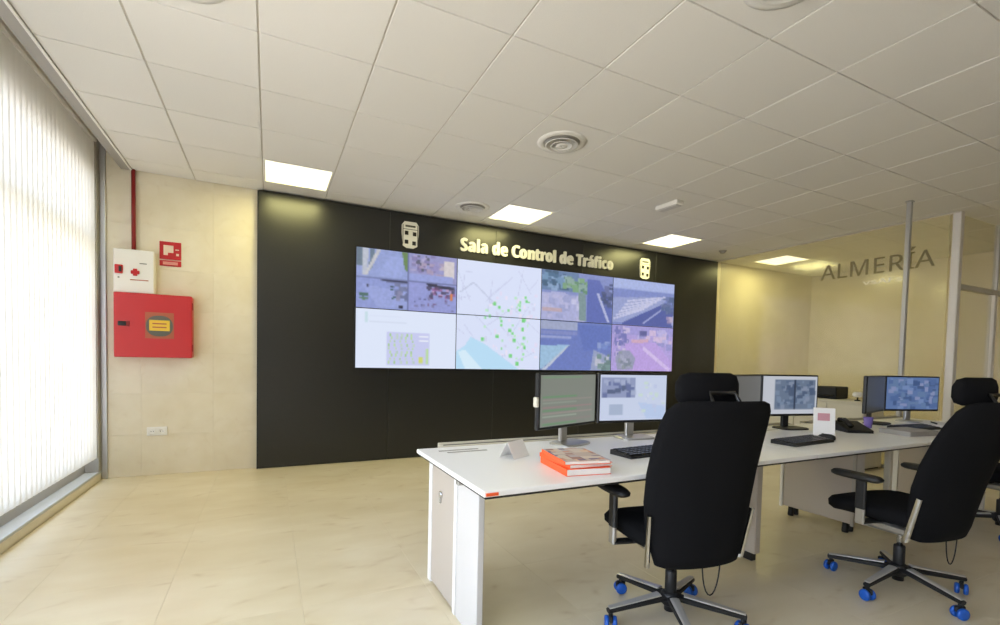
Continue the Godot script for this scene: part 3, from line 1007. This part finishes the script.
func build_ceiling_fittings() -> void:
	ceiling_light("lit square ceiling panel nearest the window, at the dark wall's left end", .245, -4.985, 1.45)
	ceiling_light("lit square ceiling panel in front of the sign lettering", 2.645, -4.985, 1.45)
	ceiling_light("lit square ceiling panel near the glass partition, above the right-hand crest", 5.045, -4.985, 1.45)
	ceiling_light("lit square ceiling panel seen through the glass partition", 7.445, -4.985, 1.45)
	air_diffuser("round ceiling air diffuser in the middle of the ceiling", 2.045, -3.185)
	air_diffuser("round ceiling air diffuser between two lit panels by the dark wall", 2.045, -4.985)
	air_diffuser("round ceiling air diffuser cut by the photo's top edge", 2.045, -1.385)
	air_diffuser("round ceiling air diffuser at the top edge near the window side", -.355, -2.60)
	var t := thing("emergency_light", "small white emergency light box on the ceiling right of the panels", "emergency light", Vector3(3.83, CH, -3.83), 4)
	part(t, "case", cbox(.11, .045, .29, .008), M.white_matt, Vector3(0, -.0225, 0))
	part(t, "lens", cbox(.085, .012, .25, .004), M.desk_panel, Vector3(0, -.05, 0))
	var d := thing("smoke_detector", "small grey smoke detector on the ceiling near the glass corner", "detector", Vector3(6.1, CH, -5.0))
	part(d, "base", lathe([Vector2(.055, 0), Vector2(.055, -.012), Vector2(.001, -.012), Vector2(.001, 0)], 24), M.frame_grey)
	part(d, "chamber", lathe([Vector2(.04, -.012), Vector2(.036, -.035), Vector2(.02, -.042), Vector2(.001, -.042), Vector2(.001, -.012)], 24), M.frame_grey)

func build_partition() -> void:
	var t := thing("glass_partition", "filmed glass partition with pale posts on the right", "partition", Vector3(XG, 0, -4.0))
	# long side, parallel to the window
	part(t, "floor_channel", cbox(.05, .04, 3.02, .003), M.alu, Vector3(0, .02, 0))
	part(t, "head_channel", cbox(.03, .014, 3.02, .003), M.gridbar, Vector3(0, CH - .008, 0))
	var z0 := -1.50
	for k in 2:
		part(t, "pane", cbox(.010, CH - .056, 1.46, .001), M.film_glass, Vector3(0, CH / 2.0 + .0125, z0 + .735 + 1.464 * k))
	part(t, "corner_post", cbox(.075, CH - .002, .075, .006), M.alu_light, Vector3(.03, CH / 2, 1.49))
	# return with a glazed door
	part(t, "door_post", cbox(.06, 2.08, .07, .005), M.alu_light, Vector3(.96, 1.04, 1.49))
	part(t, "upper_post", cbox(.03, .79, .05, .004), M.alu, Vector3(1.0, 2.505, 1.49))
	part(t, "door_head", cbox(2.5, .05, .07, .004), M.satin, Vector3(1.32, 2.105, 1.49))
	part(t, "fanlight", cbox(.90, .74, .010, .001), M.film_glass, Vector3(.52, 2.51, 1.49))
	part(t, "fanlight", cbox(1.5, .74, .010, .001), M.film_glass, Vector3(1.80, 2.51, 1.49))
	part(t, "door_leaf", cbox(.84, 2.04, .010, .001), M.film_glass, Vector3(.50, 1.045, 1.49))
	part(t, "pane", cbox(1.56, 2.04, .010, .001), M.film_glass, Vector3(1.80, 1.045, 1.49))
	# lettering on the glass
	var font := SystemFont.new()
	font.font_names = PackedStringArray(["Droid Sans"])
	var a := thing("glass_lettering", "large thin grey ALMERÍA letters on the glass partition", "sign", Vector3(XG - .008, 2.285, -3.90), -90)
	text_letters(a, ["ALMERÍA"], font, .19, 1.22, .004, M.vinyl)
	var b := thing("small_lettering", "row of tiny white letters under the grey ALMERÍA letters", "sign", Vector3(XG - .008, 2.205, -3.39), -90)
	text_letters(b, ["vsAFs"], font, .06, .42, .004, M.white)

func build_desks() -> void:
	var P := P_pages
	var d1 := desk("white desk at the row's near end, carrying the orange brochures", .70, 2.70, .2)
	panel_leg(d1, .10, true)
	var lg := part(d1, "leg_unit", cbox(.05, .62, .54, .004), M.desk_door, Vector3(1.97, .365, -2.13))
	part(lg, "foot_rail", cbox(.04, .05, .50, .004), M.black, Vector3(0, -.335, 0))
	part(d1, "red_edge_strip", cbox(.05, .012, .004, .001), M.orange, Vector3(.035, TOP - .012, -1.548))
	var d2 := desk("white desk in the middle of the row, carrying the white leaflet stand", 2.70, 3.90, .59)
	var d3 := desk("white desk at the row's far end by the glass partition", 3.90, 5.60, .2)
	panel_leg(d3, 1.6, false)
	# closed leg unit where the second and third desk meet
	var lu := part(d2, "leg_unit", cbox(.12, .60, .50, .004), M.desk_door, Vector3(1.11, .375, -2.16))
	part(lu, "corner_post", cbox(.02, .62, .022, .003), M.satin, Vector3(-.064, 0, .262))
	part(lu, "corner_post", cbox(.02, .62, .022, .003), M.white, Vector3(-.064, 0, -.262))
	part(lu, "front_board", cbox(.11, .58, .014, .003), M.desk_panel, Vector3(.002, 0, .258))
	for q in [[-.03, -.2], [-.03, .2], [.03, -.2], [.03, .2]]:
		part(lu, "foot", lathe([Vector2(.02, 0), Vector2(.022, .01), Vector2(.018, .08)], 14), M.black, Vector3(q[0], -.375, q[1]))
	part(d3, "frame_leg", join([[cbox(.04, .67, .04, .004), Vector3(.16, .345, -1.84)], [cbox(.04, .67, .04, .004), Vector3(.16, .345, -2.36)], [cbox(.03, .04, .50, .004), Vector3(.16, .03, -2.10)]]), M.beige_metal)

	# monitors (plan positions of left and right edge)
	monitor("angled desk monitor with a dim green list, nearest the window", Vector2(1.316, -2.210), Vector2(1.836, -2.385), screen_mat(P.list_page, .95), M.satin, M.bezel, true)
	monitor("desk monitor with a bright white map page, beside the green list", Vector2(1.836, -2.370), Vector2(2.358, -2.310), screen_mat(P.map_page, .9), M.satin, M.bezel)
	monitor("dark angled monitor behind the first chair's headrest", Vector2(2.79, -2.19), Vector2(3.315, -2.33), screen_mat(P.grey_page, .8), M.satin, M.bezel)
	monitor("monitor with a white page and a blue grey camera picture", Vector2(3.325, -2.335), Vector2(3.86, -2.235), screen_mat(P.camera_page, .8), M.black, M.bezel)
	monitor("narrow-looking dark angled monitor beside the blue aerial screen", Vector2(4.44, -2.185), Vector2(4.95, -2.295), screen_mat(P.dark_page, .7), M.black, M.bezel)
	monitor("monitor with a blue aerial picture in front of the service pole", Vector2(4.96, -2.30), Vector2(5.50, -2.125), screen_mat(P.aerial_page, .8), M.alu, M.bezel)

	keyboard("black keyboard in front of the bright map monitor", Vector3(1.83, TOP, -1.90), 4)
	keyboard("black keyboard in front of the camera picture monitor", Vector3(3.02, TOP, -1.83), 4)
	keyboard("black keyboard in front of the blue aerial monitor", Vector3(4.62, TOP, -1.93), -4)
	var ms := thing("computer_mouse", "black computer mouse right of the middle keyboard", "mouse", Vector3(3.32, TOP, -1.86), 10)
	part(ms, "body", loft([sring(.028, .05, 0, 20, 2.4), sring(.031, .054, .01, 20, 2.4), sring(.026, .045, .027, 20, 2.2, 0, .005), sring(.012, .022, .035, 20, 2.0, 0, .008)]), M.black)
	part(ms, "wheel", cbox(.006, .008, .018, .002), M.grey_ring, Vector3(0, .033, -.02))

	# brochures
	var y := TOP
	var specs := [[.030, "thick orange brochure at the bottom of the little stack", 0.0, 0.0, 0.0], [.018, "orange brochure in the middle of the little stack", 4.0, .006, -.008], [.016, "printed magazine on top of the little brochure stack", -3.0, -.004, .006]]
	for k in 3:
		var q: Array = specs[k]
		var bt := thing("brochure", q[1], "brochure", Vector3(1.238 + q[3], y, -1.755 + q[4]), -8.0 + q[2], "brochures stacked on the near desk")
		var h: float = q[0]
		part(bt, "pages", cbox(.205, h - .004, .275, .001), M.paper, Vector3(0, h / 2, 0))
		part(bt, "cover", cbox(.21, .002, .28, .0006), M.orange if k < 2 else M.cover, Vector3(0, h - .001, 0))
		part(bt, "back_cover", cbox(.21, .002, .28, .0006), M.orange, Vector3(0, .001, 0))
		part(bt, "spine", cbox(.002, h, .28, .0006), M.orange, Vector3(-.105, h / 2, 0))
		y += h
	# folded card
	var tc := thing("tent_card", "white folded tent card standing on the near desk", "card", Vector3(1.10, TOP, -2.07), 28)
	part(tc, "front_leaf", cbox(.135, .088, .0016, .0004), M.white_matt, Vector3(0, .040, .022), Vector3(-28, 0, 0))
	part(tc, "rear_leaf", cbox(.135, .088, .0016, .0004), M.white_matt, Vector3(0, .040, -.022), Vector3(28, 0, 0))
	# leaflet stand
	var ls := thing("leaflet_stand", "white leaflet stand with a pink picture on the middle desk", "stand", Vector3(3.50, TOP, -1.98), -48)
	part(ls, "back_board", cbox(.13, .19, .006, .002), M.white_matt, Vector3(0, .096, 0), Vector3(-6, 0, 0))
	part(ls, "foot", cbox(.13, .006, .09, .002), M.white_matt, Vector3(0, .003, -.02))
	part(ls, "picture", cbox(.072, .052, .003, .0008), M.picture, Vector3(-.004, .128, .002), Vector3(-6, 0, 0))
	# telephone
	var ph := thing("desk_telephone", "low black desk telephone behind the leaflet stand", "telephone", Vector3(3.93, TOP, -2.02), -30)
	part(ph, "body", prism([Vector2(-.09, 0), Vector2(.09, 0), Vector2(.09, .02), Vector2(-.09, .07)], .18), M.black, Vector3(.09, 0, 0), Vector3(0, -90, 0))
	part(ph, "handset", tube([Vector3(-.06, .08, -.06), Vector3(-.06, .085, 0), Vector3(-.06, .05, .08)], .018, 10), M.black_gloss)
	# cup, papers, pen
	var cup := thing("paper_cup", "small lilac paper cup beside the dark angled monitor", "cup", Vector3(4.30, TOP, -2.10))
	part(cup, "wall", lathe([Vector2(.024, 0), Vector2(.034, .085), Vector2(.031, .085), Vector2(.022, .004), Vector2(.001, .004), Vector2(.001, 0)], 20), M.purple)
	for k in 2:
		var pp := thing("paper_stack", ["loose stack of papers under the blue aerial monitor", "grey folder of papers left of the blue aerial monitor"][k], "papers", Vector3([5.06, 4.22][k], TOP, [-1.96, -1.80][k]), [14.0, -8.0][k])
		part(pp, "sheets", cbox(.30, .022 + .012 * k, .21, .001), [M.paper, M.frame_grey][k], Vector3(0, .011 + .006 * k, 0))
		if k == 0: part(pp, "top_sheet", cbox(.295, .001, .205, .0003), M.white_matt, Vector3(.006, .0232, .004), Vector3(0, 5, 0))
	single("pen", "dark pen lying on the loose papers", "pen", tube([Vector3(-.07, 0, 0), Vector3(.06, 0, 0), Vector3(.072, 0, 0)], .006, 8), M.black, Vector3(5.0, TOP + .031, -1.96), Vector3(0, 35, 0))

	# service pole from floor to ceiling behind the third desk
	var sp := thing("service_pole", "slim aluminium service pole rising from the desks to the ceiling", "pole", Vector3(5.85, 0, -2.583))
	part(sp, "shaft", cbox(.042, CH - .02, .042, .006), M.alu, Vector3(0, CH / 2, 0))
	part(sp, "floor_plate", cbox(.10, .008, .10, .002), M.alu, Vector3(0, .004, 0))
	part(sp, "ceiling_collar", cbox(.06, .012, .06, .003), M.alu, Vector3(0, CH - .008, 0))

	# low cabinet and things on it behind the desks
	var lc := thing("low_cabinet", "low beige storage cabinet standing along the glass partition", "cabinet", Vector3(6.38, 0, -3.86))
	part(lc, "carcass", cbox(.42, .76, 1.6, .004), M.beige_metal, Vector3(0, .40, 0))
	part(lc, "top", cbox(.45, .025, 1.64, .004), M.beige_metal, Vector3(0, .7925, 0))
	part(lc, "plinth", cbox(.38, .02, 1.56, .003), M.black, Vector3(0, .01, 0))
	for k in 4:
		var dr := part(lc, "door", cbox(.014, .72, .39, .003), M.beige_metal, Vector3(-.218, .40, -.6 + .4 * k))
		part(dr, "handle", cbox(.014, .10, .012, .003), M.satin, Vector3(-.014, .2, .16 if k % 2 == 0 else -.16))
	var bx := thing("black_printer", "small black device on the beige cabinet right of the camera monitor", "printer", Vector3(6.36, .805, -3.52), 0)
	part(bx, "body", cbox(.26, .15, .24, .012), M.black, Vector3(0, .077, 0))
	part(bx, "tray", cbox(.10, .012, .20, .003), M.black_gloss, Vector3(-.17, .045, 0))
	var wc := thing("small_camera", "little white camera on the beige cabinet left of the dark monitor", "camera", Vector3(6.24, .805, -3.17), -40)
	part(wc, "foot", lathe([Vector2(.03, 0), Vector2(.028, .012), Vector2(.008, .016), Vector2(.008, .05)], 16), M.black)
	part(wc, "head", loft([sring(.04, .04, .045, 18, 2.2), sring(.05, .05, .065, 18, 2.2), sring(.05, .05, .085, 18, 2.2), sring(.035, .035, .105, 18, 2.2)]), M.white_matt)

	office_chair("black high-back office chair pushed under the near desk, back to the viewer", Vector3(1.69, 0, -1.60), -10, 11, 53)
	office_chair("black high-back office chair pulled out and turned, with blue castors showing", Vector3(3.09, 0, -1.33), -6, 17, 61)
	office_chair("black office chair at the far desk, cut by the photo's right edge", Vector3(4.90, 0, -1.50), -5, 9, 10)
